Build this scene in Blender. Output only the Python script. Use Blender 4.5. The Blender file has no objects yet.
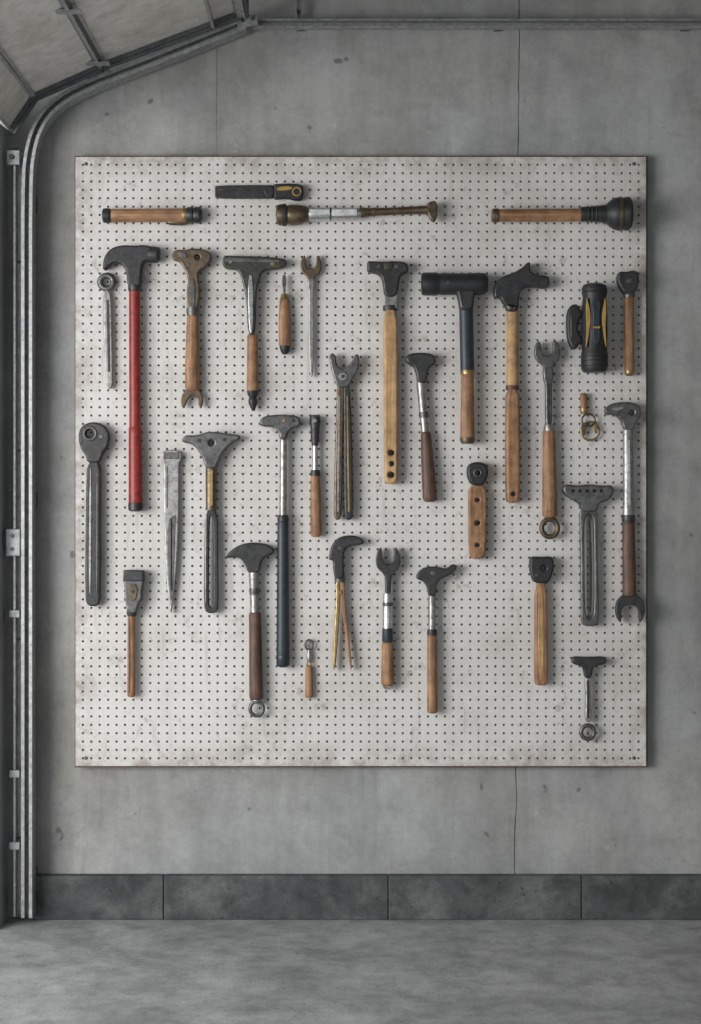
import bpy, bmesh, math, random
from mathutils import Vector, Matrix
random.seed(4)
S=0.0025; D=4.0; ZC=405*S
BF=0.030
scene=bpy.context.scene
scene.view_settings.view_transform='Standard'
scene.view_settings.look='None'

# ---------------------------------------------------------------- materials
def new_mat(name):
    m=bpy.data.materials.new(name); m.use_nodes=True
    nt=m.node_tree; b=nt.nodes['Principled BSDF']
    return m,nt,b
def N(nt,t,**k):
    n=nt.nodes.new(t)
    for a,v in k.items(): setattr(n,a,v)
    return n
def noise(nt,scale,detail=4,rough=0.6,vec=None,mscale=None,off=None,dist=0.0):
    g=N(nt,'ShaderNodeNewGeometry')
    src=g.outputs['Position']
    if mscale or off:
        mp=N(nt,'ShaderNodeMapping')
        if mscale: mp.inputs['Scale'].default_value=mscale
        if off: mp.inputs['Location'].default_value=off
        nt.links.new(src,mp.inputs[0]); src=mp.outputs[0]
    n=N(nt,'ShaderNodeTexNoise'); n.inputs['Scale'].default_value=scale
    n.inputs['Detail'].default_value=detail; n.inputs['Roughness'].default_value=rough
    n.inputs['Distortion'].default_value=dist
    nt.links.new(src,n.inputs['Vector'])
    return n.outputs['Fac']
def ramp(nt,fac,stops):
    r=N(nt,'ShaderNodeValToRGB'); e=r.color_ramp.elements
    while len(e)<len(stops): e.new(0.5)
    for i,(p,c) in enumerate(stops):
        e[i].position=p; e[i].color=(c[0],c[1],c[2],1) if not isinstance(c,(int,float)) else (c,c,c,1)
    nt.links.new(fac,r.inputs[0]); return r.outputs[0]
def mixc(nt,fac,a,b,mode='MIX'):
    m=N(nt,'ShaderNodeMix',data_type='RGBA',blend_type=mode)
    if isinstance(fac,(int,float)): m.inputs[0].default_value=fac
    else: nt.links.new(fac,m.inputs[0])
    for i,v in ((6,a),(7,b)):
        if isinstance(v,tuple): m.inputs[i].default_value=(v[0],v[1],v[2],1)
        else: nt.links.new(v,m.inputs[i])
    return m.outputs[2]
def bump(nt,b,h,strength,dist=0.002):
    bp=N(nt,'ShaderNodeBump'); bp.inputs['Strength'].default_value=strength
    bp.inputs['Distance'].default_value=dist
    nt.links.new(h,bp.inputs['Height']); nt.links.new(bp.outputs[0],b.inputs['Normal'])
def metal(name,c,met=0.8,rough=0.4,var=0.35,rust=None):
    m,nt,b=new_mat(name)
    f=noise(nt,55,5,0.65)
    c2=tuple(x*(1-var) for x in c); c3=tuple(min(1,x*(1+var)) for x in c)
    col=ramp(nt,f,[(0.3,c2),(0.5,c),(0.72,c3)])
    if rust:
        f2=noise(nt,90,4,0.7); r2=ramp(nt,f2,[(0.50,0.0),(0.66,0.75)])
        col=mixc(nt,r2,col,rust)
    nt.links.new(col,b.inputs['Base Color'])
    b.inputs['Metallic'].default_value=met
    nt.links.new(ramp(nt,noise(nt,120,3),[(0.3,rough*0.75),(0.7,min(1,rough*1.3))]),b.inputs['Roughness'])
    bump(nt,b,noise(nt,350,3),0.3,0.0006)
    return m
def wood(name,c,c2,ms=(160,160,9)):
    m,nt,b=new_mat(name)
    f=noise(nt,1,5,0.65,mscale=ms)
    col=ramp(nt,f,[(0.32,c2),(0.5,tuple((p+q)/2 for p,q in zip(c,c2))),(0.66,c)])
    g=ramp(nt,noise(nt,28,4,0.7),[(0.35,0.5),(0.6,1.0)])
    col=mixc(nt,0.8,col,g,'MULTIPLY')
    nt.links.new(col,b.inputs['Base Color']); b.inputs['Roughness'].default_value=0.55
    bump(nt,b,f,0.35,0.0006)
    return m
def paint(name,c,rough=0.45,worn=None):
    m,nt,b=new_mat(name)
    f=noise(nt,60,4)
    col=ramp(nt,f,[(0.3,tuple(x*0.7 for x in c)),(0.7,tuple(min(1,x*1.25) for x in c))])
    if worn:
        col=mixc(nt,ramp(nt,noise(nt,75,5,0.7),[(0.56,0.0),(0.66,0.8)]),col,worn)
    nt.links.new(col,b.inputs['Base Color']); b.inputs['Roughness'].default_value=rough
    bump(nt,b,noise(nt,300,3),0.15,0.0005)
    return m
M={}
M['dark']=metal('dark_forged_steel',(0.048,0.051,0.054),0.55,0.45,0.4,(0.085,0.07,0.055))
M['iron']=metal('grey_iron',(0.135,0.137,0.138),0.7,0.42,0.4,(0.08,0.063,0.048))
M['steel']=metal('brushed_steel',(0.34,0.34,0.335),0.75,0.4,0.3,(0.16,0.13,0.1))
M['chrome']=metal('chrome',(0.52,0.53,0.53),0.85,0.28,0.25)
M['bronze']=metal('aged_bronze',(0.14,0.105,0.072),0.7,0.42,0.4)
M['brass']=metal('brass',(0.34,0.245,0.115),0.8,0.4,0.3)
M['green']=metal('green_steel',(0.058,0.064,0.057),0.6,0.42,0.4,(0.15,0.125,0.07))
M['wood']=wood('varnished_wood',(0.46,0.255,0.13),(0.19,0.09,0.045))
M['woodh']=wood('varnished_wood_lengthwise',(0.45,0.25,0.13),(0.22,0.11,0.055),(9,160,160))
M['woodd']=wood('dark_walnut',(0.17,0.088,0.058),(0.055,0.03,0.021))
M['woodl']=wood('pale_ash_wood',(0.60,0.385,0.19),(0.38,0.215,0.095))
M['red']=paint('red_enamel',(0.25,0.022,0.017),0.42,(0.09,0.014,0.012))
M['rubber']=paint('black_rubber',(0.020,0.021,0.023),0.5)
M['navy']=paint('navy_grip',(0.023,0.032,0.044),0.45)
M['yellow']=paint('yellow_marking',(0.40,0.25,0.07),0.5)
M['label']=paint('silver_label',(0.54,0.55,0.56),0.45)
M['hole']=paint('bore_black',(0.008,0.008,0.008),0.9)

def posz(nt):
    g=N(nt,'ShaderNodeNewGeometry'); sx=N(nt,'ShaderNodeSeparateXYZ'); nt.links.new(g.outputs['Position'],sx.inputs[0])
    return sx.outputs
def maprange(nt,src,a,b,c=0.0,d=1.0):
    mr=N(nt,'ShaderNodeMapRange'); mr.inputs[1].default_value=a; mr.inputs[2].default_value=b
    mr.inputs[3].default_value=c; mr.inputs[4].default_value=d
    nt.links.new(src,mr.inputs[0]); return mr.outputs[0]
def concrete(name,base,dark,light,rough=0.8,sc=1.0,bmp=0.3,spots=0.7,streak=0.4,mottle=0.7,bscale=45,tint=None,spec=0.5):
    m,nt,b=new_mat(name)
    b.inputs['Specular IOR Level'].default_value=spec
    f1=noise(nt,1.6*sc,7,0.65,dist=0.4); f2=noise(nt,7*sc,8,0.72,off=(3,1,7))
    col=ramp(nt,f1,[(0.34,dark),(0.5,base),(0.66,light)])
    col=mixc(nt,mottle,col,ramp(nt,f2,[(0.34,0.62),(0.5,0.92),(0.62,1.08)]),'MULTIPLY')
    f3=noise(nt,60*sc,4,0.7)
    col=mixc(nt,0.5,col,ramp(nt,f3,[(0.3,0.78),(0.6,1.02)]),'MULTIPLY')
    if streak:
        st=noise(nt,1,5,0.6,mscale=(11*sc,11*sc,0.9))
        col=mixc(nt,streak,col,ramp(nt,st,[(0.34,0.62),(0.56,1.0)]),'MULTIPLY')
        st2=noise(nt,1,6,0.7,mscale=(26*sc,26*sc,1.6),off=(5,0,3))
        col=mixc(nt,ramp(nt,st2,[(0.58,0.0),(0.70,0.35)]),col,tuple(x*0.5 for x in base))
    if tint:
        col=mixc(nt,ramp(nt,noise(nt,1.1*sc,5,0.6,off=(8,3,1)),[(0.40,0.0),(0.60,1.0)]),col,mixc(nt,1.0,col,tint,'MULTIPLY'))
    if spots:
        sp=noise(nt,17*sc,2,0.5)
        col=mixc(nt,ramp(nt,sp,[(0.70,0.0),(0.725,spots)]),col,tuple(x*0.3 for x in base))
        sp4=noise(nt,48*sc,2,0.5,off=(6,6,2))
        col=mixc(nt,ramp(nt,sp4,[(0.74,0.0),(0.765,spots)]),col,tuple(x*0.3 for x in base))
        sp2=noise(nt,9*sc,8,0.8,off=(9,4,2))
        col=mixc(nt,ramp(nt,sp2,[(0.61,0.0),(0.67,0.4)]),col,tuple(min(1,x*1.4) for x in base))
        sp3=noise(nt,6*sc,8,0.8,off=(1,14,5))
        col=mixc(nt,ramp(nt,sp3,[(0.57,0.0),(0.67,0.5)]),col,tuple(min(1,x*0.55) for x in base))
    nt.links.new(col,b.inputs['Base Color'])
    if isinstance(rough,tuple): nt.links.new(ramp(nt,f2,[(0.35,rough[0]),(0.65,rough[1])]),b.inputs['Roughness'])
    else: b.inputs['Roughness'].default_value=rough
    bump(nt,b,noise(nt,bscale*sc,6,0.7),bmp,0.003)
    return m
M['wall']=concrete('plastered_concrete_wall',(0.355,0.366,0.366),(0.285,0.292,0.288),(0.415,0.43,0.436),mottle=0.65,streak=0.4,tint=(1.0,0.97,0.92),rough=0.9,spec=0.3)
M['floor']=concrete('stained_concrete_floor',(0.36,0.368,0.368),(0.26,0.266,0.266),(0.45,0.458,0.458),rough=(0.55,0.8),sc=2.6,bmp=0.5,streak=0.0,mottle=0.85,spots=0.5,spec=0.35)
M['base']=concrete('dark_concrete_curb',(0.085,0.091,0.093),(0.045,0.049,0.051),(0.16,0.166,0.164),sc=4.6,bmp=0.8,mottle=1.0,spots=0.8,streak=0.0)
M['ceil']=concrete('ceiling_plaster',(0.17,0.17,0.16),(0.14,0.14,0.13),(0.2,0.2,0.19))
M['jamb']=concrete('jamb_plaster',(0.48,0.51,0.53),(0.41,0.44,0.46),(0.54,0.57,0.59))
M['galv']=metal('galvanised_steel',(0.40,0.41,0.415),0.5,0.42,0.3,(0.25,0.23,0.2))
M['galvd']=metal('dark_galvanised_steel',(0.11,0.115,0.12),0.5,0.5,0.3)
M['doorp']=concrete('door_panel_enamel',(0.78,0.76,0.71),(0.63,0.60,0.54),(0.84,0.82,0.79),sc=2.5,rough=0.5,bmp=0.1,spots=0.3,mottle=0.5)

def board_mat():
    m,nt,b=new_mat('painted_pegboard')
    f=noise(nt,2.4,6,0.65)
    col=ramp(nt,f,[(0.34,(0.53,0.51,0.485)),(0.5,(0.62,0.605,0.585)),(0.66,(0.66,0.65,0.635))])
    f2=noise(nt,22,8,0.8)
    col=mixc(nt,ramp(nt,f2,[(0.57,0.0),(0.66,0.7)]),col,(0.31,0.28,0.25))
    f3=noise(nt,5,6,0.75,off=(4,2,8))
    col=mixc(nt,ramp(nt,f3,[(0.50,0.0),(0.68,0.55)]),col,(0.43,0.405,0.375))
    f4=noise(nt,1,5,0.7,mscale=(45,45,5),off=(2,2,2))
    col=mixc(nt,ramp(nt,f4,[(0.58,0.0),(0.68,0.35)]),col,(0.36,0.33,0.29))
    p=posz(nt)
    def absd(src,c,h):
        a=N(nt,'ShaderNodeMath',operation='SUBTRACT'); nt.links.new(src,a.inputs[0]); a.inputs[1].default_value=c
        b2=N(nt,'ShaderNodeMath',operation='ABSOLUTE'); nt.links.new(a.outputs[0],b2.inputs[0])
        d=N(nt,'ShaderNodeMath',operation='SUBTRACT'); nt.links.new(b2.outputs[0],d.inputs[0]); d.inputs[1].default_value=h
        return d.outputs[0]
    ex=absd(p[0],0.025,0.708); ez=absd(p[2],1.139,0.755)
    mx=N(nt,'ShaderNodeMath',operation='MAXIMUM'); nt.links.new(ex,mx.inputs[0]); nt.links.new(ez,mx.inputs[1])
    e=maprange(nt,mx.outputs[0],-0.06,0.0)
    mu=N(nt,'ShaderNodeMath',operation='MULTIPLY'); nt.links.new(e,mu.inputs[0])
    nt.links.new(ramp(nt,noise(nt,14,7,0.8,off=(7,7,7)),[(0.42,0.0),(0.60,0.85)]),mu.inputs[1])
    col=mixc(nt,mu.outputs[0],col,(0.29,0.25,0.215))
    nt.links.new(col,b.inputs['Base Color']); b.inputs['Roughness'].default_value=0.65
    bump(nt,b,noise(nt,90,4),0.12,0.001)
    return m
M['board']=board_mat()
M['edge']=wood('hardboard_edge',(0.17,0.105,0.07),(0.085,0.05,0.034))

# ---------------------------------------------------------------- helpers
def chaikin(pts,it=2,closed=True):
    for _ in range(it):
        out=[]; n=len(pts)
        rng=range(n) if closed else range(n-1)
        if not closed: out.append(pts[0])
        for i in rng:
            a=pts[i]; c=pts[(i+1)%n]
            if abs(a[0]-c[0])<1e-6 and abs(a[1]-c[1])<1e-6: out.append(a); continue
            out.append(tuple(0.75*p+0.25*q for p,q in zip(a,c)))
            out.append(tuple(0.25*p+0.75*q for p,q in zip(a,c)))
        if not closed: out.append(pts[-1])
        pts=out
    return pts
class Obj:
    """accumulates mesh parts; coordinates: wall units (u right, v down, d out from plane), 1 unit = 2.5 mm"""
    def __init__(s,name,plane=BF,ref=None):
        s.name=name; s.v=[]; s.f=[]; s.m=[]; s.mats=[]
        s.plane=plane; s.k=S*(D-(plane+0.015 if ref is None else ref))/D
    def P(s,u,v,d): return ((u-350.5)*s.k, -(s.plane+d*S), ZC+(512-v)*s.k)
    def mi(s,mat):
        if mat not in s.mats: s.mats.append(mat)
        return s.mats.index(mat)
    def add(s,vs,fs,mat):
        o=len(s.v); s.v+=vs; k=s.mi(mat)
        for f in fs: s.f.append([i+o for i in f]); s.m.append(k)
    def lathe(s,pts,mat,d=8,flat=1.0,seg=20):
        a=pts[0]; b=pts[-1]; dx=b[0]-a[0]; dy=b[1]-a[1]; L=math.hypot(dx,dy) or 1
        nx,ny=-dy/L,dx/L
        vs=[];fs=[]
        for (u,v,r) in pts:
            for i in range(seg):
                t=2*math.pi*i/seg
                vs.append(s.P(u+nx*r*math.cos(t),v+ny*r*math.cos(t),d+r*flat*math.sin(t)))
        for j in range(len(pts)-1):
            for i in range(seg):
                k=(i+1)%seg
                fs.append([j*seg+i,j*seg+k,(j+1)*seg+k,(j+1)*seg+i])
        fs.append(list(range(seg))[::-1]); fs.append([(len(pts)-1)*seg+i for i in range(seg)])
        s.add(vs,fs,mat)
    def handle(s,x0,y0,x1,y1,r0,r1,mat,d=8,flat=0.85,bulge=0.0,rnd=2.0):
        """rounded handle between two points"""
        L=math.hypot(x1-x0,y1-y0); pts=[]
        def at(t,r): pts.append((x0+(x1-x0)*t,y0+(y1-y0)*t,r))
        e=rnd/L
        for t,f in ((0,0.55),(e*0.35,0.82),(e,1.0)): at(t,r0*f)
        for i in range(1,10):
            t=e+(1-2*e)*i/10; r=r0+(r1-r0)*i/10
            at(t,r*(1+bulge*math.sin(math.pi*i/10)))
        for t,f in ((1-e,1.0),(1-e*0.35,0.82),(1,0.55)): at(t,r1*f)
        s.lathe(pts,mat,d,flat)
    def plate(s,pts,mat,t=6,d=8,b=1.0,holes=(),sm=2):
        cu=bpy.data.curves.new('c','CURVE'); cu.dimensions='2D'; cu.fill_mode='BOTH'
        def spl(p):
            sp=cu.splines.new('POLY'); sp.points.add(len(p)-1)
            for q,w in zip(sp.points,p): q.co=(w[0],-w[1],0,1)
            sp.use_cyclic_u=True
        spl(chaikin(list(pts),sm) if sm else list(pts))
        for h in holes:
            if len(h)==3 and not isinstance(h[0],tuple):
                spl([(h[0]+h[2]*math.cos(a*math.pi/10),h[1]+h[2]*math.sin(a*math.pi/10)) for a in range(20)])
            else: spl(chaikin(list(h),2))
        cu.extrude=max(0.01,t/2-b); cu.bevel_depth=b; cu.offset=-b; cu.bevel_resolution=2
        ob=bpy.data.objects.new('c',cu); scene.collection.objects.link(ob)
        bpy.context.view_layer.update()
        dg=bpy.context.evaluated_depsgraph_get()
        me=bpy.data.meshes.new_from_object(ob.evaluated_get(dg))
        vs=[s.P(w.co.x,-w.co.y,d+w.co.z) for w in me.vertices]
        fs=[list(p.vertices) for p in me.polygons]
        s.add(vs,fs,mat)
        bpy.data.objects.remove(ob); bpy.data.curves.remove(cu); bpy.data.meshes.remove(me)
    def ring(s,u,v,R,r,mat,d=8,flat=1.0,ry=None,a0=0,a1=360,seg=32,tilt=0):
        vs=[];fs=[];k=10; full=(a1-a0)>=360; n=seg if full else seg+1
        ry=ry or R
        for i in range(n):
            a=math.radians(a0+(a1-a0)*i/seg)
            for j in range(k):
                b=2*math.pi*j/k
                du=(R+r*math.cos(b))*math.cos(a); dv=(ry+r*math.cos(b))*math.sin(a)
                vs.append(s.P(u+du,v+dv,d+r*flat*math.sin(b)))
        for i in range(seg):
            p=i; q=(i+1)%n
            for j in range(k):
                l=(j+1)%k
                fs.append([p*k+j,p*k+l,q*k+l,q*k+j])
        if not full: fs.append(list(range(k))); fs.append([seg*k+j for j in range(k)])
        s.add(vs,fs,mat)
    def disc(s,u,v,r,mat,d=8,t=1.0):
        vs=[];fs=[];n=20
        for dd,rr in ((d,r),(d+t*0.6,r),(d+t,r*0.8)):
            for i in range(n):
                a=2*math.pi*i/n; vs.append(s.P(u+rr*math.cos(a),v+rr*math.sin(a),dd))
        for j in range(2):
            for i in range(n): fs.append([j*n+i,j*n+(i+1)%n,(j+1)*n+(i+1)%n,(j+1)*n+i])
        fs.append(list(range(n))); fs.append([2*n+i for i in range(n)])
        s.add(vs,fs,mat)
    def box(s,u0,v0,u1,v1,d0,d1,mat):
        vs=[s.P(u,v,d) for d in (d0,d1) for u,v in ((u0,v0),(u1,v0),(u1,v1),(u0,v1))]
        s.add(vs,[[0,1,2,3],[4,5,6,7],[0,1,5,4],[1,2,6,5],[2,3,7,6],[3,0,4,7]],mat)
    def peg(s,u,v,d=8,r=1.3):
        """steel hook pin running from the board into the tool"""
        n=10; vs=[];fs=[]
        for dd in (0.02,d):
            for i in range(n):
                a=2*math.pi*i/n; vs.append(s.P(u+r*math.cos(a),v+r*math.sin(a),dd))
        for i in range(n): fs.append([i,(i+1)%n,n+(i+1)%n,n+i])
        fs.append(list(range(n))); fs.append([n+i for i in range(n)])
        s.add(vs,fs,'steel')
    def jaw(s,cx,cy,r,mat,ang=0,t=7,d=8,b=1.0,gap=0.5,ln=1.15):
        q=[(0.34,1.25),(0.45,0.95),(0.95,0.55),(1.1,-0.1),(1.0,-0.75),(0.72,-ln),(gap,-ln+0.1),(gap,-0.3),(gap*0.6,0.2),(-gap*0.6,0.2),(-gap,-0.3),(-gap,-ln+0.1),(-0.72,-ln),(-1.0,-0.75),(-1.1,-0.1),(-0.95,0.55),(-0.45,0.95),(-0.34,1.25)]
        a=math.radians(ang); c,n=math.cos(a),math.sin(a)
        s.plate([(cx+r*(x*c-y*n),cy+r*(x*n+y*c)) for x,y in q],mat,t,d,b)
    def build(s,smooth=True,ang=38):
        n=len(s.v); xs=[p[0] for p in s.v]; ys=[p[1] for p in s.v]; zs=[p[2] for p in s.v]
        c=((min(xs)+max(xs))/2,(min(ys)+max(ys))/2,(min(zs)+max(zs))/2)
        me=bpy.data.meshes.new(s.name)
        me.from_pydata([(p[0]-c[0],p[1]-c[1],p[2]-c[2]) for p in s.v],[],s.f)
        for k in s.mats: me.materials.append(M[k])
        me.polygons.foreach_set('material_index',s.m)
        me.update()
        bm=bmesh.new(); bm.from_mesh(me); bmesh.ops.recalc_face_normals(bm,faces=bm.faces[:]); bm.to_mesh(me); bm.free()
        if smooth:
            me.polygons.foreach_set('use_smooth',[True]*len(me.polygons))
            me.set_sharp_from_angle(angle=math.radians(ang))
        ob=bpy.data.objects.new(s.name,me); ob.location=c
        scene.collection.objects.link(ob); return ob
def addbox(o,x0,x1,y0,y1,z0,z1,mat):
    vs=[(x,y,z) for x in (x0,x1) for y in (y0,y1) for z in (z0,z1)]
    o.add(vs,[[0,1,3,2],[4,5,7,6],[0,1,5,4],[2,3,7,6],[0,2,6,4],[1,3,7,5]],mat)
def boxobj(name,x0,x1,y0,y1,z0,z1,mat):
    o=Obj(name); addbox(o,x0,x1,y0,y1,z0,z1,mat); return o.build(smooth=False)

# ---------------------------------------------------------------- room
XL=(8-350.5)*S; XR=1.75; ZT=2.46; YB=-5.0
def wall_back():
    """cast wall with one irregular vertical joint and a faint one in the upper left"""
    o=Obj('wall_back')
    NZ=90; vs=[];fs=[]
    s1=(217-350.5)*S; s2=(518-350.5)*S
    rnd=random.Random(7); w=0
    cols=None
    for j in range(NZ+1):
        z=ZT*j/NZ
        w=w*0.75+rnd.uniform(-0.0016,0.0016)
        x2=s2-0.006+0.011*z/ZT+w
        wd=0.0009+rnd.random()*0.0015
        d1=0.0016*max(0,min(1,(z-1.7)/0.4)); 
        row=[(XL-0.2,0),(s1-0.0012,0),(s1,d1),(s1+0.0012,0),(x2-wd,0),(x2-wd*0.3,0.004),(x2+wd*0.3,0.004),(x2+wd,0),(XR,0)]
        cols=len(row)
        for x,y in row: vs.append((x,y,z))
    for j in range(NZ):
        for i in range(cols-1):
            a=j*cols+i; fs.append([a,a+1,a+cols+1,a+cols])
    o2=len(vs); vs+=[(XL-0.2,0.15,0),(XL-0.2,0.15,ZT),(XR,0.15,0),(XR,0.15,ZT)]
    fs+=[[o2,o2+1,o2+3,o2+2]]
    fs.append([i for i in range(cols)]+[o2+2,o2])
    fs.append([NZ*cols+i for i in range(cols)]+[o2+3,o2+1])
    fs.append([j*cols for j in range(NZ+1)]+[o2+1,o2]); fs.append([j*cols+cols-1 for j in range(NZ+1)]+[o2+3,o2+2])
    o.add(vs,fs,'wall'); return o.build(smooth=False)
wall_back()
boxobj('floor',-4.0,XR+0.1,YB,0.15,-0.1,0.0,'floor')
boxobj('ceiling',XL-0.2,XR+0.1,YB,0.15,ZT,ZT+0.1,'ceil')
boxobj('wall_right',XR,XR+0.1,YB,0.0,0.0,ZT,'wall')
boxobj('sky_block_header',XL-0.2,XR+0.1,YB-0.1,YB,1.75,ZT,'ceil')  # unseen header behind the camera, added to block high sky light
jd=0.13
o=Obj('wall_left')
addbox(o,XL-0.2,XL,-jd,0.0,0.0,ZT,'jamb')
addbox(o,XL-0.2,XL,-3.6,-jd,2.25,ZT,'jamb')
addbox(o,XL-0.2,XL,YB,-3.6,0.0,ZT,'jamb')
o.build(smooth=False)
o=Obj('baseboard_back')
xs=[33,165,388,580,800,1048]
for a,b in zip(xs[:-1],xs[1:]):
    x0=(a-350.5)*S+0.0007; x1=min((b-350.5)*S-0.0007,XR-0.001)
    addbox(o,x0,x1,-0.030,-0.0005,0.0005,0.109,'base')
ob=o.build(smooth=False); md=ob.modifiers.new('bevel','BEVEL'); md.width=0.003; md.segments=2

# ---------------------------------------------------------------- pegboard
def pegboard():
    o=Obj('pegboard',plane=BF,ref=BF)
    u0,u1,v0,v1=75.5,646,157,766
    nc,nr=67,72; p=8.42; q=8.36
    mu=(u1-u0-nc*p)/2; mv=(v1-v0-nr*q)/2
    bu=u0+mu; bv=v0+mv; r=1.24; dep=-2.4
    vs=[];fs=[]
    idx={}
    for i in range(nc+1):
        for j in range(nr+1):
            idx[(i,j)]=len(vs); vs.append(o.P(bu+i*p,bv+j*q,0))
    angs=[math.radians(22.5+45*k) for k in range(8)]
    for i in range(nc):
        for j in range(nr):
            cu=bu+(i+.5)*p; cv=bv+(j+.5)*q
            h=len(vs)
            for a in angs: vs.append(o.P(cu+r*math.cos(a),cv+r*math.sin(a),0))
            for a in angs: vs.append(o.P(cu+r*math.cos(a),cv+r*math.sin(a),dep))
            c=[idx[(i+1,j+1)],idx[(i,j+1)],idx[(i,j)],idx[(i+1,j)]]
            for k in range(4):
                a=h+2*k; b=h+2*k+1
                fs.append([c[k],a,b])
                fs.append([c[k],b,h+(2*k+2)%8,c[(k+1)%4]])
            for k in range(8):
                l=(k+1)%8; fs.append([h+k,h+l,h+8+l,h+8+k])
    def quad(a,b,c_,d_):
        n=len(vs); vs.extend([o.P(*a,0),o.P(*b,0),o.P(*c_,0),o.P(*d_,0)]); fs.append([n,n+1,n+2,n+3])
    U0,U1,V0,V1=bu,bu+nc*p,bv,bv+nr*q
    quad((u0,v0),(u1,v0),(u1,V0),(u0,V0)); quad((u0,V1),(u1,V1),(u1,v1),(u0,v1))
    quad((u0,V0),(U0,V0),(U0,V1),(u0,V1)); quad((U1,V0),(u1,V0),(u1,V1),(U1,V1))
    o.add(vs,fs,'board')
    e=[o.P(u0,v0,0),o.P(u1,v0,0),o.P(u1,v1,0),o.P(u0,v1,0),o.P(u0,v0,dep),o.P(u1,v0,dep),o.P(u1,v1,dep),o.P(u0,v1,dep)]
    o.add(e,[[0,1,5,4],[1,2,6,5],[2,3,7,6],[3,0,4,7]],'edge')
    o.box(u0-1.2,v0-1.8,u1+2.0,v1+1.8,-4.2,dep,'edge')
    for (a,b,c_,d_) in ((u0+8,v0+8,u1-8,v0+34),(u0+8,v1-34,u1-8,v1-8),(u0+8,v0+34,u0+34,v1-34),(u1-34,v0+34,u1-8,v1-34)):
        o.box(a,b,c_,d_,-11.9,-4.2,'edge')
    for (a,b) in ((86,164),(634,164),(86,758),(634,758)):
        o.disc(a,b,1.8,'galvd',0.0,0.8)
    ob=o.build(smooth=False); return ob
pegboard()

# ---------------------------------------------------------------- tools
T=[]
def tool(n): 
    t=Obj(n); T.append(t); return t

t=tool('wooden_handled_file')
t.lathe([(103,216,5.5),(104,216,7.2),(109,216,7.6),(111,216,6.6)],'dark')
t.handle(110,216,188,215.5,6.6,6.8,'woodh',rnd=2)
t.lathe([(183,215.6,7.2),(185,215.5,7.6),(187,215.5,7.2)],'brass')
t.lathe([(187,215.5,7.4),(189,215.5,8.2),(193,215.5,8.2),(194,215.5,7.4),(196,215.5,8.3),(200,215.5,8.3),(202,215.5,6)],'dark')
t.lathe([(168,222,2.4),(171,222,3.4),(184,222,3.4),(188,222,2.4)],'bronze',d=6)
t.peg(130,216);t.peg(170,216)
t=tool('utility_knife')
t.plate([(215,187),(215,187),(216,185.5),(270,185),(276,186),(276,198),(268,198.5),(222,198.5),(215,197),(215,197)],'dark',t=4,d=5,b=0.8,sm=1)
t.plate([(219,188.5),(268,187.8),(268,190),(219,190.5)],'green',t=1.4,d=7.2,b=0.3,sm=1)
t.plate([(274,184.5),(274,184.5),(296,184),(303,186),(304,193),(302,200),(296,201),(288,198.5),(274,199.5),(274,199.5)],'rubber',t=9,d=6,b=1.8)
t.plate([(277,188),(290,187),(293,189),(290,191),(277,192)],'yellow',t=1.2,d=10.8,b=0.3)
t.ring(297,192.5,4.0,0.7,'yellow',d=10.6)
t.plate([(262,186),(274,186),(274,198),(266,198)],'rubber',t=7,d=5.5,b=1,sm=1)
t.peg(240,191,5);t.peg(285,191,6)
t=tool('torque_wrench')
t.lathe([(276.5,216,7),(278,216,10),(282,216,10.8),(286,216,10.4),(288,216,9),(291,216,10.2),(300,216,9.6),(306,215,8),(309,215,6.5)],'bronze',d=11)
t.lathe([(283,216,11),(285,216,11.2),(286.5,216,10.9)],'dark',d=11)
t.lathe([(308,215,6.2),(310,215,6.8),(330,215,6.4),(358,214.5,6.0),(361,214.5,5)],'chrome',d=11)
t.plate([(310,211.5),(330,211.5),(330,216),(310,216)],'label',t=1.6,d=17,b=0.3,sm=0)
t.plate([(332,211.5),(357,211.2),(357,217.5),(332,218)],'label',t=1.6,d=16.8,b=0.3,sm=0)
t.lathe([(330,215,6.6),(331.5,215,6.6)],'dark',d=11)
t.lathe([(359,214,5.2),(362,213.5,5.2),(372,213,3.9),(400,211.8,3.8),(420,211,4.0),(428,211,4.6)],'bronze',d=11)
t.lathe([(372,213,4.3),(374,213,4.5),(376,213,4.2)],'woodd',d=11)
t.plate([(426,206),(430,203),(435,202),(437,206),(437,218),(434,224),(430,221),(427,215)],'bronze',t=8,d=11,b=1.6)
t.peg(295,216,11);t.peg(395,212,11)
t=tool('wooden_grip_flashlight')
t.lathe([(491,217,5.6),(492.5,217,7),(497,217,7.2),(498,217,6.4)],'bronze',d=14)
t.handle(497,217,581,216.5,6.4,6.4,'woodh',d=14,rnd=1.5,flat=1)
t.lathe([(579,216.5,7),(581,216.5,7.6),(586,216.3,7.2),(595,216,8),(604,216,9),(608,216,13),(613,216,16),(618,216,16.5),(619,216,15.2),(621,216,16.2),(626,216,16.8),(629,216,14)],'rubber',d=17.5)
for x in (586,590,594,598): t.lathe([(x-0.8,216.3,8.2),(x,216.3,9),(x+0.8,216.3,8.2)],'dark',d=17)
t.lathe([(616,216,16.6),(618,216,17.1),(620,216,16.4)],'bronze',d=17.5)
t.peg(515,217,14);t.peg(560,217,14)

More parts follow.
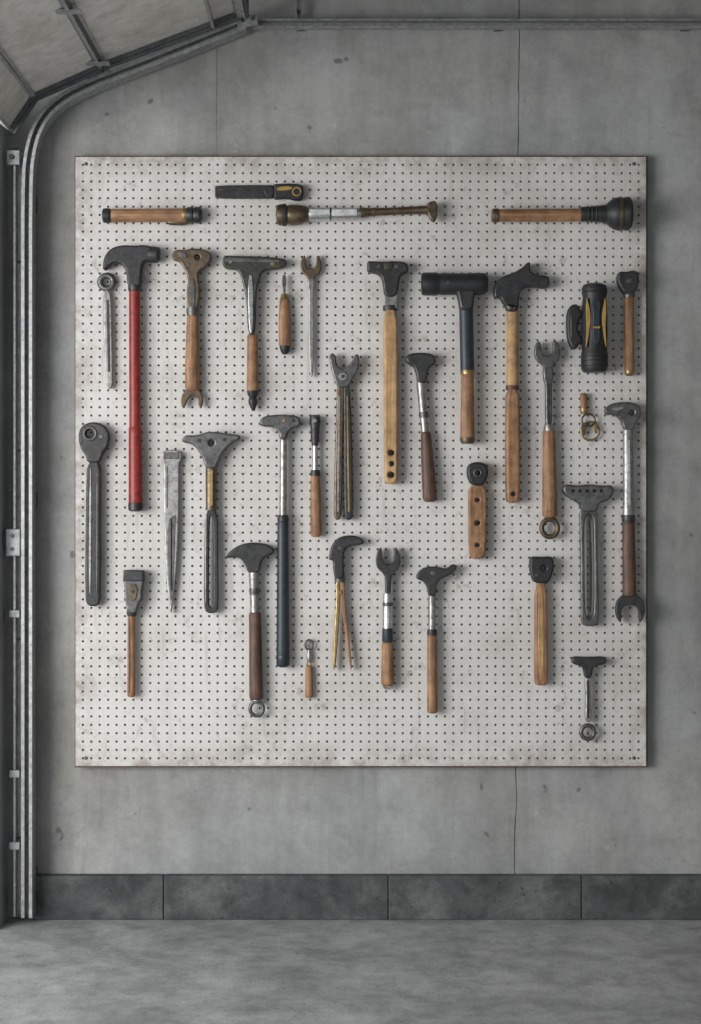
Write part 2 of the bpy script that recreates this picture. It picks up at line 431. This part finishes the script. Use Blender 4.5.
t=tool('ring_spanner')
t.ring(106.5,282,6.6,3.0,'iron',d=5,flat=0.9)
t.plate([(103,290),(110.5,290),(112,310),(112.5,370),(113,386),(109.5,390),(106,386),(104,340)],'steel',t=4,d=5,b=1)
t.plate([(106.5,300),(109,300),(110.5,372),(108,372)],'dark',t=1,d=7,b=0.3,sm=0)
t.peg(106.5,274,5)
t=tool('claw_hammer')
t.plate([(104,267),(105,258),(112,249),(124,246),(136,247),(143,246),(151,247),(159,252),(160,258),(157,262),(150,262),(144,262),(142,275),(142,288),(128,288),(128,276),(124,266),(116,263),(108,270),(104,271)],'dark',t=12,d=9,b=2)
t.lathe([(149,255,7.5),(152,255,8.2),(158,255.5,8),(160,255.5,6)],'dark',d=9)
t.handle(135,284,135.5,430,5.6,5.8,'red',d=9,rnd=1)
t.handle(135.5,425,136,509,6.4,7.0,'red',d=9,rnd=3)
t.lathe([(136,503,7.2),(136,505,7.6),(136,510,7.2),(136,511.5,5)],'dark',d=9)
t.lathe([(135,286,6.4),(135,290,6.6),(135,292,5.8)],'dark',d=9)
t.peg(135,262,6);t.peg(135.5,400,8)
t=tool('pipe_wrench')
t.plate([(172,256),(176,250),(186,251),(192,249),(203,250),(211,253),(212,260),(206,268),(199,272),(199,279),(201,290),(198,312),(188,312),(187,292),(189,280),(185,270),(180,262),(173,261)],'bronze',t=9,d=8,b=1.5,holes=[(198,258,2.4)])
t.plate([(177,253),(185,253),(189,259),(182,259)],'iron',t=2,d=13,b=0.5)
t.disc(188,266,3,'iron',11,2)
t.plate([(190,280),(196,280),(195.5,312),(190.5,312)],'iron',t=3,d=12,b=.6)
t.lathe([(193,308,6.2),(193,312,6.5),(193,316,6)],'iron')
t.handle(193,314,192.5,391,5.8,7.4,'wood',rnd=3,bulge=0.08)
t.plate([(187,388),(198,388),(203,396),(203.5,404),(201,409),(198.5,405),(198,399),(193,395),(188,399),(186,405),(183,409),(181,404),(181.5,396)],'bronze',t=5,d=7,b=1.1)
t.peg(193,262,6)
t=tool('bricklayer_hammer')
t.plate([(223,259),(226,256),(240,257),(258,257),(283,259),(287,262),(286,268),(276,270),(262,271),(259,282),(256,297),(256,336),(248,336),(247,300),(243,284),(239,270),(228,270),(223,267)],'green',t=10,d=8,b=1.6)
t.plate([(226,259),(280,261),(280,264),(226,262.5)],'iron',t=1.5,d=13,b=.4,sm=0)
t.disc(231,263,2,'brass',12.6,1)
t.disc(273,265,2,'brass',12.6,1)
t.plate([(248,276),(254,276),(253.5,334),(249.5,334)],'chrome',t=3,d=12.5,b=.6,sm=1)
t.handle(252.5,334,253,393,5.2,6.2,'wood',rnd=2)
t.lathe([(253,391,6),(253,394,5.6),(253,398,3.6),(253,400,4.6),(253,404,4.4),(253.5,408,2.4),(253.5,411,1.6)],'rubber')
t.peg(252,266,6)
t=tool('screwdriver')
t.plate([(282.7,275),(286,275),(286.4,284),(285.4,288),(285.4,298),(283,298),(283,288),(281.8,283)],'iron',t=2.5,d=6.5,b=.5,sm=1)
t.lathe([(284.2,294,3),(284.3,297,3.6),(284.4,299,4.4)],'brass',d=6.5)
t.handle(284.4,298,285,348,4.8,6,'wood',d=6.5,rnd=3,bulge=.1)
t.lathe([(285,346,5.4),(285,349,5.2),(285,353,3.6),(285,354.5,2)],'rubber',d=6.5)
t.peg(284.6,320,5)
t=tool('open_end_spanner')
t.jaw(311,267,9.8,'bronze',t=5,d=5,gap=0.55,ln=1.2)
t.plate([(307.5,276),(314.5,276),(314,290),(313.5,292),(314,350),(313,374),(311.5,378),(310,374),(308.8,350),(309,292),(308,290)],'steel',t=4,d=5,b=.9)
t.peg(311,277,4)
# adjustable pliers hanging closed
t=tool('slip_joint_pliers')
t.plate([(330,364),(329,356),(333,353),(336,357),(337,365),(341,370),(347,368),(352,362),(354,356),(358,354),(360,360),(358,371),(352,380),(349,388),(337,388),(333,376)],'iron',t=8,d=9,b=1.5)
t.disc(343,377,4.4,'steel',12.5,2);t.disc(343,377,1.8,'dark',14.5,.8)
t.plate([(337,383),(344.5,383),(344.5,400),(343,450),(342,510),(340.5,520),(335,520),(333.5,512),(335,450),(336.5,405)],'bronze',t=7,d=8,b=1.6)
t.plate([(343,383),(349.5,383),(351,405),(352.5,450),(353.5,512),(351.5,520),(346,520),(344,512),(343.8,450),(343.5,400)],'dark',t=7,d=8,b=1.6)
t.plate([(338.5,396),(340.5,396),(339,512),(337,512)],'steel',t=1.2,d=11.6,b=.3,sm=0)
t.plate([(346.5,396),(348,396),(350,512),(348,512)],'brass',t=1.2,d=11.6,b=.3,sm=0)
t.peg(343,372,6)
t=tool('framing_hammer')
t.plate([(367,263),(369,262),(384,263),(394,262),(405,263),(408,267),(408,273),(401,275),(399,283),(397,298),(384,298),(383,285),(380,275),(368,273),(367,271)],'dark',t=12,d=9,b=2)
t.disc(379,268,2.2,'iron',14.6,1);t.disc(396,268,2.2,'iron',14.6,1)
t.plate([(384,263),(392,263),(392,272),(384,272)],'green',t=2,d=15,b=.5)
t.box(385,294,396.5,309,5,13,'steel')
t.plate([(383.5,308),(397,308),(397.5,360),(398,478),(396,484),(386,484),(384,478),(383.5,360)],'woodl',t=11,d=8.5,b=2.2,holes=[(391,453,2.6),(391,475,2.8)],sm=1)
t.disc(391,464,3,'dark',13.7,.8);t.disc(391,464,1.8,'hole',14.4,.3)
t.disc(391,453,2.7,'hole',13.2,.9);t.disc(391,475,2.8,'hole',13.2,.9)
t.lathe([(390,306,7),(390,308,7.2),(390,311,7)],'dark',d=8.5,flat=.85)
t.peg(390,268,6);t.peg(390,400,6)
t=tool('ball_pein_hammer')
t.plate([(405,358),(410,354),(420,353),(431,354),(435,358),(436,364),(430,367),(427,373),(427,384),(417,384),(416,374),(413,366),(407,364)],'dark',t=11,d=8,b=2)
t.lathe([(421,382,4.8),(421,386,4.6),(423,412,3.8),(425,432,4.0)],'steel')
t.lathe([(423.4,412,4.6),(423.6,415,4.8),(424,418,4.4)],'iron')
t.handle(425.5,431,430,502,5.2,7.2,'woodd',rnd=4,bulge=.06)
t.peg(421,362,6)
t=tool('rubber_mallet')
t.lathe([(421,285,9),(422,285,11),(425,285,11.6),(436,285,11.6),(438,285,10.6),(440,285,10.6),(442,285,11),(455,285,10.8),(468,285,10.8),(478,285,11.2),(484,284.5,10.5),(487,284.5,8)],'rubber',d=12.5)
t.plate([(455,278),(474,278),(475,290),(473,302),(472,312),(459,312),(458,302),(455,292)],'dark',t=15,d=12,b=2.5)
t.disc(447,285,1.6,'iron',22.6,1)
t.handle(465.5,300,467,374,7,7,'navy',d=12,rnd=2)
t.handle(467,372,467,443,6.2,7.2,'wood',d=12,rnd=3)
t.lathe([(467,371,6.9),(467,373,7.2),(467,375,6.9)],'brass',d=12)
t.lathe([(467,438,7.3),(467,440,7.6),(467,444,6)],'bronze',d=12)
t.peg(466,292,9);t.peg(467,400,9)
t=tool('welding_chipping_hammer')
t.plate([(493,296),(494,285),(500,278),(512,274),(520,270),(527,263),(530,264),(529,272),(535,276),(547,277),(549,281),(548,289),(540,289),(530,287),(522,289),(518,297),(518,313),(505,313),(505,302),(508,309),(502,304),(499,297),(495,300)],'dark',t=12,d=9,b=1.8)
t.handle(512,310,512,390,6,6.2,'woodl',d=9,rnd=1.5)
t.plate([(505.5,388),(518.5,388),(519.5,420),(519.5,498),(517,503),(507,503),(505,498),(505,420)],'wood',t=12,d=9,b=2.6,sm=1)
t.disc(512,494,2.6,'hole',14.6,.7)
t.lathe([(512,386,6.6),(512,388,6.8),(512,390,6.6)],'woodd',d=9)
t.peg(514,290,6);t.peg(512,440,7)
t=tool('combination_wrench')
t.jaw(547,354,12,'iron',t=7,d=8,gap=0.5,ln=1.1,ang=-4)
t.plate([(542,366),(553,366),(552.5,380),(551.5,385),(552,430),(544.5,430),(545,385),(543,380)],'iron',t=7,d=8,b=1.5)
t.plate([(546.5,384),(549,384),(549.5,426),(547,426)],'dark',t=1,d=11.4,b=.3,sm=0)
t.lathe([(548.5,425,4.8),(548.6,428,5.4),(548.8,431,5.6)],'steel')
t.handle(548.7,429,549.5,518,6.4,7.6,'wood',rnd=3)
t.ring(549.5,528,8.0,2.6,'bronze',ry=8.8)
t.peg(548,364,6)
t=tool('lantern_flashlight')
t.lathe([(593,285,8),(593,287,11.5),(593,291,12.6),(593,296,12.2),(593,298,11.6),(593,310,12.6),(593,335,13),(593,352,12.6),(593,354,13.2),(593,358,13.4),(593,366,13.4),(593,370,13),(593,373,11)],'rubber',d=15,seg=28)
t.plate([(584,300),(584,300),(588,318),(586,336),(583,350),(583,350),(584,330),(583,312)],'yellow',t=5,d=25,b=.3)
t.plate([(602,300),(602,300),(598,318),(600,336),(603,350),(603,350),(602,330),(603,312)],'yellow',t=5,d=25,b=.3)
t.plate([(588,303),(598,303),(596,320),(597,346),(589,346),(590,320)],'navy',t=2.5,d=27.5,b=.8,sm=1)
t.plate([(589,329),(597,329),(596,331),(590,331)],'yellow',t=1.2,d=29,b=.3,sm=0)
for yy in (290,294,358,362,367): t.lathe([(593,yy-.8,12.6),(593,yy,14 if yy>350 else 13),(593,yy+.8,12.6)],'dark',d=15)
t.plate([(570,306),(576,305),(578,310),(581,312),(581,318),(577,322),(577,334),(581,338),(581,345),(577,345),(576,350),(570,350),(566,340),(565,325),(566,312)],'rubber',t=10,d=12,b=2.4)
t.plate([(568.5,316),(571,315),(571,340),(569,338)],'iron',t=1,d=17,b=.3)
t.peg(593,300,4);t.peg(593,350,4)
t=tool('nut_driver')
t.plate([(616,278),(618,272),(626,273),(632,271),(637,273),(638,282),(636,291),(632,295),(623,295),(620,290),(617,285)],'dark',t=12,d=8,b=2)
t.disc(628,282,2.6,'iron',13.6,1.2)
t.handle(628.5,294,629,374,5,5.2,'wood',rnd=2)
t.lathe([(628.5,293,5.2),(628.5,295,6),(628.5,298,5.4)],'iron')
t.lathe([(629,371,5.2),(629,374,5),(629,376,3)],'brass')
t.peg(627,284,6)
t=tool('key_ring')
t.handle(583.5,393,584,410,3.6,3.4,'wood',d=5,rnd=2)
t.lathe([(584,408,3.8),(584,411,4.2),(584,414,2.6)],'brass',d=5)
t.ring(590.5,431,9.2,1.1,'brass',d=4)
t.ring(588.5,420,6.5,1.0,'bronze',d=5.5,ry=6)
t.plate([(581,423),(586,423),(586,433),(583,437),(581,433)],'bronze',t=1.6,d=6.5,b=.4)
t.plate([(593,424),(597,424),(598,431),(594,433)],'brass',t=1.4,d=6.5,b=.4)
t.peg(584,400,4)
t=tool('ratchet_wrench')
t.plate([(603,411),(609,404),(622,402),(634,403),(640,408),(640,417),(635,424),(632,431),(623,431),(621,421),(613,414),(606,416)],'iron',t=8,d=8,b=1.6,holes=[(631,413,2.4)])
t.plate([(609,409),(621,406),(624,409),(614,412)],'steel',t=1.5,d=12.2,b=.4)
t.lathe([(627.5,428,4.6),(627.6,432,5.2),(628,500,5.4),(628,517,6)],'steel',flat=.8)
t.plate([(626.2,440),(629,440),(629.5,505),(626.5,505)],'chrome',t=1,d=12.2,b=.3,sm=0)
t.lathe([(628,515,6.4),(628,519,6.8),(628,522,6.4)],'dark')
t.handle(628,519,629,597,6.2,7,'woodd',rnd=2)
t.jaw(629.5,607,13.6,'dark',ang=180,t=7,d=8,gap=0.66,ln=1.15)
t.peg(629,420,6);t.peg(628,560,7)
t=tool('caulking_gun')
t.plate([(562,487),(566,484),(576,486),(588,484),(600,486),(610,485),(613,489),(612,496),(606,501),(598,503),(596,512),(581,512),(579,504),(570,499),(563,494)],'iron',t=11,d=8,b=1.8)
for x in (572,579,586,593,600): t.disc(x,491,1.8,'hole',13.2,.5)
t.plate([(579,505),(597,505),(597,540),(598,585),(598.5,620),(596,626),(583,626),(580.5,620),(580.5,585),(580,540)],'iron',t=6,d=7,b=1.2,holes=[[(584,514),(593,514),(593.5,545),(594,612),(591,618),(587,618),(584.5,612),(584,545)]],sm=1)
t.plate([(586.5,508),(589,508),(592,560),(591,612),(588,612),(588.5,560)],'dark',t=2,d=8,b=.5,sm=1)
t.disc(589,508,3,'steel',11,2)
t.peg(588,495,6)
t=tool('offset_ring_wrench')
t.plate([(79,437),(81,428),(88,423),(97,422),(106,426),(111,435),(109,446),(103,455),(101,463),(88,463),(87,456),(81,448)],'dark',t=9,d=8,b=1.8,holes=[(91,434,4.2)])
t.ring(91,434,6,1.6,'iron',d=12)
t.disc(102,437,2.4,'iron',12,1.2)
t.plate([(87.5,460),(101.5,460),(101,500),(101,598),(98.5,606),(88.5,606),(85.5,598),(86.5,500)],'dark',t=8,d=7,b=1.6,sm=1)
t.plate([(90.5,468),(92.5,468),(92,594),(89.5,594)],'steel',t=1.4,d=11,b=.4,sm=1)
t.plate([(97.5,468),(99,468),(98.5,594),(96.8,594)],'iron',t=1.4,d=11,b=.4,sm=1)
t.peg(95,446,5)
t=tool('cold_chisel')
t.plate([(161.5,450),(181.5,450),(181.5,461),(179,463),(179,510),(178,545),(176,575),(173.5,597),(171.5,613),(170.5,613),(168,597),(166,570),(165,545),(164,510),(164,463),(161.5,461)],'steel',t=5,d=5,b=1,sm=1)
t.plate([(164,452.5),(179,452.5),(179,459),(164,459)],'iron',t=2,d=7.8,b=.5,sm=0)
t.plate([(167,520),(176,514),(175.5,520),(174,575),(171.8,600),(170.6,600),(168.2,570)],'iron',t=1.2,d=7.6,b=.3,sm=1)
t.plate([(171,519),(172.4,518),(172,590),(171,590)],'hole',t=.6,d=8.3,b=.1,sm=0)
t.plate([(166.5,466),(168,466),(168,508),(166.5,508)],'iron',t=.8,d=7.6,b=.2,sm=0)
t.peg(171.5,470,4)
t=tool('hammer_pliers')
t.plate([(182,440),(186,435),(197,436),(207,432),(218,432),(228,434),(240,435),(241,439),(233,443),(226,449),(220,458),(217,469),(206,469),(204,460),(198,449),(192,444),(184,443)],'iron',t=10,d=8,b=1.8,holes=[(212,443,2.8)])
t.disc(200,441,1.8,'dark',12.6,.8)
t.disc(225,440,1.8,'dark',12.6,.8)
t.lathe([(211.5,466,5.4),(211.5,470,5.8),(211.6,506,5.6),(211.6,510,6)],'bronze',flat=.75)
t.plate([(209.5,470),(213.5,470),(213.5,506),(209.5,506)],'brass',t=1.6,d=12.4,b=.4,sm=0)
t.plate([(205.5,507),(218,507),(218.5,560),(219,606),(216,613),(207,613),(204,606),(204.5,560)],'dark',t=6,d=7.5,b=1.2,holes=[[(209.8,516),(213.2,516),(214,560),(214,602),(212.6,607),(210.4,607),(209,602),(209.3,560)]],sm=1)
t.plate([(206,514),(207.4,514),(206.8,560),(206.8,603),(205.6,603),(205.4,560)],'steel',t=1,d=11,b=.3,sm=0)
t.peg(212,455,6)
t=tool('tubular_steel_hammer')
t.plate([(259,423),(263,417),(274,415),(287,415),(297,416),(301,420),(300,427),(293,428),(288,433),(287,440),(280,440),(279,434),(275,427),(262,427)],'iron',t=11,d=8,b=2)
t.disc(284,421,2,'brass',13,1);t.disc(294,421,1.6,'dark',13,1)
t.lathe([(283.5,436,3.8),(283.5,440,3.6),(283.3,518,3.9)],'steel')
t.lathe([(283.2,515,5),(283.2,518,5.8),(283.2,521,5.8)],'dark')
t.handle(283,519,283,667,5.6,6.6,'navy',rnd=3)
t.lathe([(283,655,6.8),(283,657,7.1),(283,659,6.8)],'dark')
t.peg(283,424,6);t.peg(283,600,7)
t=tool('nut_screwdriver')
t.lathe([(315,415,3),(315,417,5.4),(315,423,5.6),(315,427,4.6),(315,440,4.2),(315,446,3)],'dark',d=7)
t.disc(315,421,2,'steel',12,1)
t.lathe([(315,444,2.8),(315.2,474,3)],'chrome',d=7)
t.handle(315.4,472,316,537,4.6,5.6,'wood',d=7,rnd=3,bulge=.05)
t.lathe([(315.4,470,4.4),(315.4,473,5),(315.4,476,4.8)],'dark',d=7)
t.peg(315,424,6)
t=tool('roofing_hammer')
t.plate([(225,559),(230,551),(241,544),(254,542),(268,544),(275,549),(273,554),(265,557),(261,563),(260,573),(248,573),(246,565),(240,557),(232,557)],'dark',t=11,d=8,b=1.8)
t.lathe([(254,570,5.4),(254,574,5.2),(254.5,592,4.6),(255,612,4.8)],'steel')
t.lathe([(254.5,588,5.2),(254.6,591,5.4),(254.7,594,5)],'iron')
t.handle(255,611,256.5,700,6,7,'woodd',rnd=3)
t.ring(256.8,708.5,6.6,1.9,'iron',d=8,ry=7)
t.lathe([(256.5,697,4),(256.6,700,4.6),(256.7,703,3)],'steel')
t.peg(254,555,6)
t=tool('claw_head_pliers')
t.plate([(329,556),(331,546),(337,538),(347,535),(358,536),(365,541),(362,545),(352,545),(345,549),(343,558),(345,579),(335,579),(333,569),(333,560),(329,560)],'dark',t=10,d=8,b=1.8)
t.disc(340,548,2,'iron',12.6,1)
t.plate([(335.5,577),(340,577),(340.5,600),(338.5,635),(335.5,670),(332.5,669),(334,630),(336,600)],'brass',t=6,d=7,b=1.2)
t.plate([(340,577),(344.5,577),(345,600),(349,635),(352.5,669),(350,670),(345,635),(340.5,600)],'wood',t=6,d=7,b=1.2)
t.lathe([(340,574,5.4),(340,578,5.6),(340,582,5.2)],'iron',d=7.5,flat=.8)
t.disc(340,592,2.4,'brass',10,1)
t.peg(339,556,6)
t=tool('open_jaw_wrench')
t.jaw(388,562,11.5,'dark',t=8,d=8,gap=0.52,ln=1.3)
t.plate([(384,574),(392,574),(391,582),(390.5,596),(385,596),(385,582)],'dark',t=8,d=8,b=1.5)
t.lathe([(387.7,593,4.4),(387.7,595,5),(387.5,630,5)],'chrome')
t.lathe([(387.7,602,5.1),(387.7,604,5.3),(387.7,606,5.1)],'iron')
t.lathe([(387.5,628,5.2),(387.5,641,5.6),(387.5,642,5)],'navy')
t.handle(387.5,641,387.5,686,5.8,6.6,'wood',rnd=3)
t.ring(387.5,684,4.4,1.2,'steel',d=8)
t.peg(388,573,6)
t=tool('tack_hammer')
t.plate([(415,578),(419,570),(428,566),(440,567),(446,569),(453,563),(458,567),(450,575),(441,578),(436,583),(436,596),(428,596),(427,588),(424,582),(420,580)],'dark',t=10,d=8,b=1.5)
t.disc(433,573,2.6,'iron',12.6,1)
t.lathe([(432,594,4.2),(432,598,4),(432,632,3.8)],'steel')
t.handle(432,630,432.3,713,4.8,5.2,'wood',rnd=2)
t.lathe([(432,629,4.6),(432,632,5.2),(432,635,5)],'dark')
t.peg(432,578,6)
t=tool('spokeshave')
t.plate([(468,484),(486,484),(486.5,510),(486,552),(483,559),(471,559),(468.5,552),(468,510)],'wood',t=10,d=7,b=2,sm=1,holes=[(477,500,1.7),(477,523,2.2),(477,545,1.7)])
t.plate([(466,472),(468,464),(477,461.5),(486,464),(488,472),(486,481),(481,486),(473,486),(468,481)],'rubber',t=12,d=8,b=2.4,holes=[(477,473,2.6)])
t.ring(477,473,3.6,1,'iron',d=14)
t.disc(477,523,2.4,'hole',11.6,.6);t.disc(477,500,1.8,'hole',11.6,.6);t.disc(477,545,1.8,'hole',11.6,.6)
t.peg(477,515,4)
t=tool('bushing_hammer')
t.plate([(124.5,571),(126,570),(142,570),(144,571),(144,584),(142.5,592),(143,598),(139,604),(137,613),(128,613),(127,604),(125,598),(126,590),(124.5,584)],'iron',t=11,d=8,b=1.5,sm=1)
t.plate([(124.5,570),(144,570),(144.5,581),(124,581)],'dark',t=13,d=8,b=1.2,sm=0)
t.plate([(129,584),(139,584),(137.5,600),(130.5,600)],'bronze',t=2,d=13.6,b=.5,sm=1)
t.disc(134,591,2,'dark',14.4,.8)
t.lathe([(132,610,5),(132,613,5.2),(132,616,4.4)],'dark',d=7.5)
t.handle(131.7,613,131.5,697,3.9,4.1,'wood',d=7,rnd=1.5)
t.plate([(129.3,618),(131,618),(130.8,692),(129.3,692)],'woodd',t=1.2,d=10.2,b=.3,sm=1)
t.peg(134,585,5)
t=tool('key_fob')
t.ring(309,645,3.8,1.1,'iron',d=4,ry=4.8)
t.lathe([(309,650,1.6),(309,654,2.4),(309,659,2.6),(309,662,1.6)],'steel',d=4)
t.ring(309,664,2.4,.8,'brass',d=4)
t.handle(309,666,309,698,3.6,4,'wood',d=4.5,rnd=1.5)
t.peg(309,641,4)
t=tool('wooden_handled_scraper')
t.plate([(529,559),(532,556),(541,557),(551,556),(553,560),(553,570),(550,579),(547,583),(534,583),(531,578),(529,569)],'rubber',t=11,d=8,b=2,holes=[(543,568,2.2)])
t.disc(536,575,1.8,'iron',13,.8)
t.plate([(534.5,581),(546.5,581),(547,640),(547.5,680),(546,685),(535,685),(534,680),(534.5,640)],'wood',t=8,d=7,b=1.8,sm=1)
t.plate([(537.5,586),(543,586),(543,680),(537.5,680)],'woodl',t=1.5,d=10.8,b=.4,sm=1)
t.peg(541,575,5)
t=tool('ring_end_mallet')
t.plate([(571,658),(574,656),(588,657),(603,656),(606,659),(605,664),(596,665),(592,667),(591,678),(584,678),(583,668),(579,665),(572,664)],'dark',t=9,d=7,b=1.5)
t.plate([(584,674),(591,674),(590.5,700),(592,722),(584,722),(585.5,700)],'steel',t=6,d=7,b=1.2)
t.plate([(586.3,680),(588.7,680),(588.7,718),(586.5,718)],'dark',t=1,d=10.2,b=.3,sm=0)
t.ring(587.5,732,6.4,2.2,'iron',d=7,ry=6.8)
t.peg(587.5,662,5)
for t in T: t.build()

# ---------------------------------------------------------------- garage door tracks
def sweep(o,path,prof,mat):
    n=len(path); m=len(prof); vs=[];fs=[]
    for i,(u,v) in enumerate(path):
        a=path[max(0,i-1)]; b=path[min(n-1,i+1)]
        tx,ty=b[0]-a[0],b[1]-a[1]; L=math.hypot(tx,ty); nx,ny=-ty/L,tx/L
        for (p,q) in prof: vs.append(o.P(u+nx*p,v+ny*p,q))
    for i in range(n-1):
        for j in range(m):
            k=(j+1)%m; fs.append([i*m+j,i*m+k,(i+1)*m+k,(i+1)*m+j])
    fs.append(list(range(m))[::-1]); fs.append([(n-1)*m+j for j in range(m)])
    o.add(vs,fs,mat)
o=Obj('track',plane=0.03,ref=0.07)
path=chaikin([(27,917.5),(27,700),(27,300),(27,190),(29,155),(38,124),(58,101),(92,84),(135,68),(185,48),(225,32),(244,24)],3,closed=False)
C=[(-5.5,0),(5.5,0),(5.5,18),(2.2,18),(2.2,16.6),(4.2,16.6),(4.2,1.4),(-4.2,1.4),(-4.2,16.6),(-2.2,16.6),(-2.2,18),(-5.5,18)]
sweep(o,path,C,'galv')
for (a,b,d0,d1) in ((14,20,0,3),(13,15,0,14)): o.box(a,150,b,917,d0,d1,'galv')
for v in (260,450,640,840): 
    o.box(13,v-4,24,v+4,3,4.6,'galv'); o.disc(17,v,1.8,'galvd',4.6,1.2)
o.plate([(6.5,529),(21,529),(21,556),(6.5,556)],'label',t=12,d=14,b=1.5,sm=0)
o.disc(13,536,2,'galvd',19.8,1.4);o.disc(13,549,2,'galvd',19.8,1.4)
o.plate([(6.5,150),(20,150),(20,165),(6.5,165)],'galv',t=6,d=14,b=1,sm=0);o.disc(12,157,2.6,'galvd',17,2)
for v in (610,770,842): o.plate([(9,v),(20,v),(20,v+8),(9,v+8)],'galv',t=6,d=14,b=1,sm=0)
o.box(252,17.5,900,19,0,12,'galv'); o.box(252,19,900,24.5,0,1.6,'galv'); o.box(252,23.5,900,25,0,9,'galv')
o.box(295,-68,302,18,2,4,'galv'); o.box(295,-68,296.5,18,4,10,'galv')
o.disc(298.5,8,2,'galvd',4,1.5); o.disc(298.5,-6,2,'galvd',4,1.5)
for (u,v) in ((300,21),(500,21),(690,21)): o.box(u-4,v-2,u+4,v+2,-11.8,0,'galvd')
for v in (200,500,880): o.box(22,v-8,32,v+8,-11.8,0,'galvd')
o.plate([(84,72),(108,66),(111,74),(88,82)],'galv',t=3,d=19,b=.6,sm=0)
o.plate([(236,16),(258,16),(258,26),(238,29)],'galv',t=3,d=19,b=.6,sm=0)
for (u,v) in ((91,77),(103,72),(243,22),(253,20)): o.disc(u,v,2,'galvd',20.5,1.4)
track=o.build(ang=30)

# ---------------------------------------------------------------- overhead door (raised)
o=Obj('overhead_garage_door',plane=0.0,ref=0.10)
Y0=0.105/S; Y1=3.4/S
def section(a,b,mat,thick=11,e0=4,e1=4,stiles=()):
    dx,dy=b[0]-a[0],b[1]-a[1]; L=math.hypot(dx,dy); tx,ty=dx/L,dy/L; nx,ny=ty,-tx
    def slab(s0,s1,h0,h1,d0,d1,mt):
        vs=[o.P(a[0]+tx*s+nx*h,a[1]+ty*s+ny*h,d) for d in (d0,d1) for s,h in ((s0,h0),(s1,h0),(s1,h1),(s0,h1))]
        o.add(vs,[[0,1,2,3],[4,5,6,7],[0,1,5,4],[1,2,6,5],[2,3,7,6],[3,0,4,7]],mt)
    slab(0,L,2,thick,Y0,Y1,mat)
    if e0: slab(0,e0,-0.3,2,Y0,Y1,'galv')
    if e1: slab(L-e1,L,-0.3,2,Y0,Y1,'galv')
    slab(0,L,-2.5,2,Y0,Y0+5,'galvd')
    slab(0,L,-5.5,-2.5,Y0,Y0+3,'galvd')
    for y in stiles: slab(e0,L-e1,0.6,2,y,y+12,mat)
section((11,132),(34,98),'doorp',e0=3,e1=2)
section((35,97),(100,68),'doorp',e0=2,e1=2,stiles=(420,700,980))
section((103,66),(244,13),'doorp',e0=5,e1=9,stiles=(420,700,980))
o.box(97,62,105,68,Y0,Y1,'galvd'); o.box(100,66,103,70,Y0,Y1,'galv')
for y in range(int(Y0)+14,int(Y1),160):
    o.box(90,69,113,70.5,y,y+10,'galv')
o.box(212,24,215,30,Y0,Y1,'galv')
o.box(238,10,247,19,Y0,Y1,'galv'); o.box(246,-4,249,19,Y0,Y1,'galvd')
door=o.build(smooth=False)
track.parent=door; track.matrix_parent_inverse=Matrix.Translation(-door.location)

# ---------------------------------------------------------------- light
w=bpy.data.worlds.new('overcast'); scene.world=w; w.use_nodes=True
bg=w.node_tree.nodes['Background']; bg.inputs[0].default_value=(0.92,0.96,1.0,1); bg.inputs[1].default_value=1.1
def area(name,loc,tgt,size,power,col,spread=180):
    l=bpy.data.lights.new(name,'AREA'); l.shape='RECTANGLE'; l.size=size[0]; l.size_y=size[1]; l.energy=power; l.color=col
    l.spread=math.radians(spread)
    ob=bpy.data.objects.new(name,l); ob.location=loc
    ob.rotation_euler=(Vector(tgt)-Vector(loc)).to_track_quat('-Z','Y').to_euler()
    scene.collection.objects.link(ob); return ob
# daylight coming through the open door on the left, aimed low so the wall top stays darker
area('doorway_daylight',(-2.6,-2.6,1.1),(0.25,0,0.65),(1.9,1.5),54,(1.0,0.975,0.95),spread=125)
cam=bpy.data.cameras.new('camera'); cam.sensor_width=36; cam.sensor_fit='AUTO'; cam.lens=36*D/(1024*S)
co=bpy.data.objects.new('camera',cam); co.location=(0,-D,ZC); co.rotation_euler=(math.radians(90),0,0)
scene.collection.objects.link(co); scene.camera=co
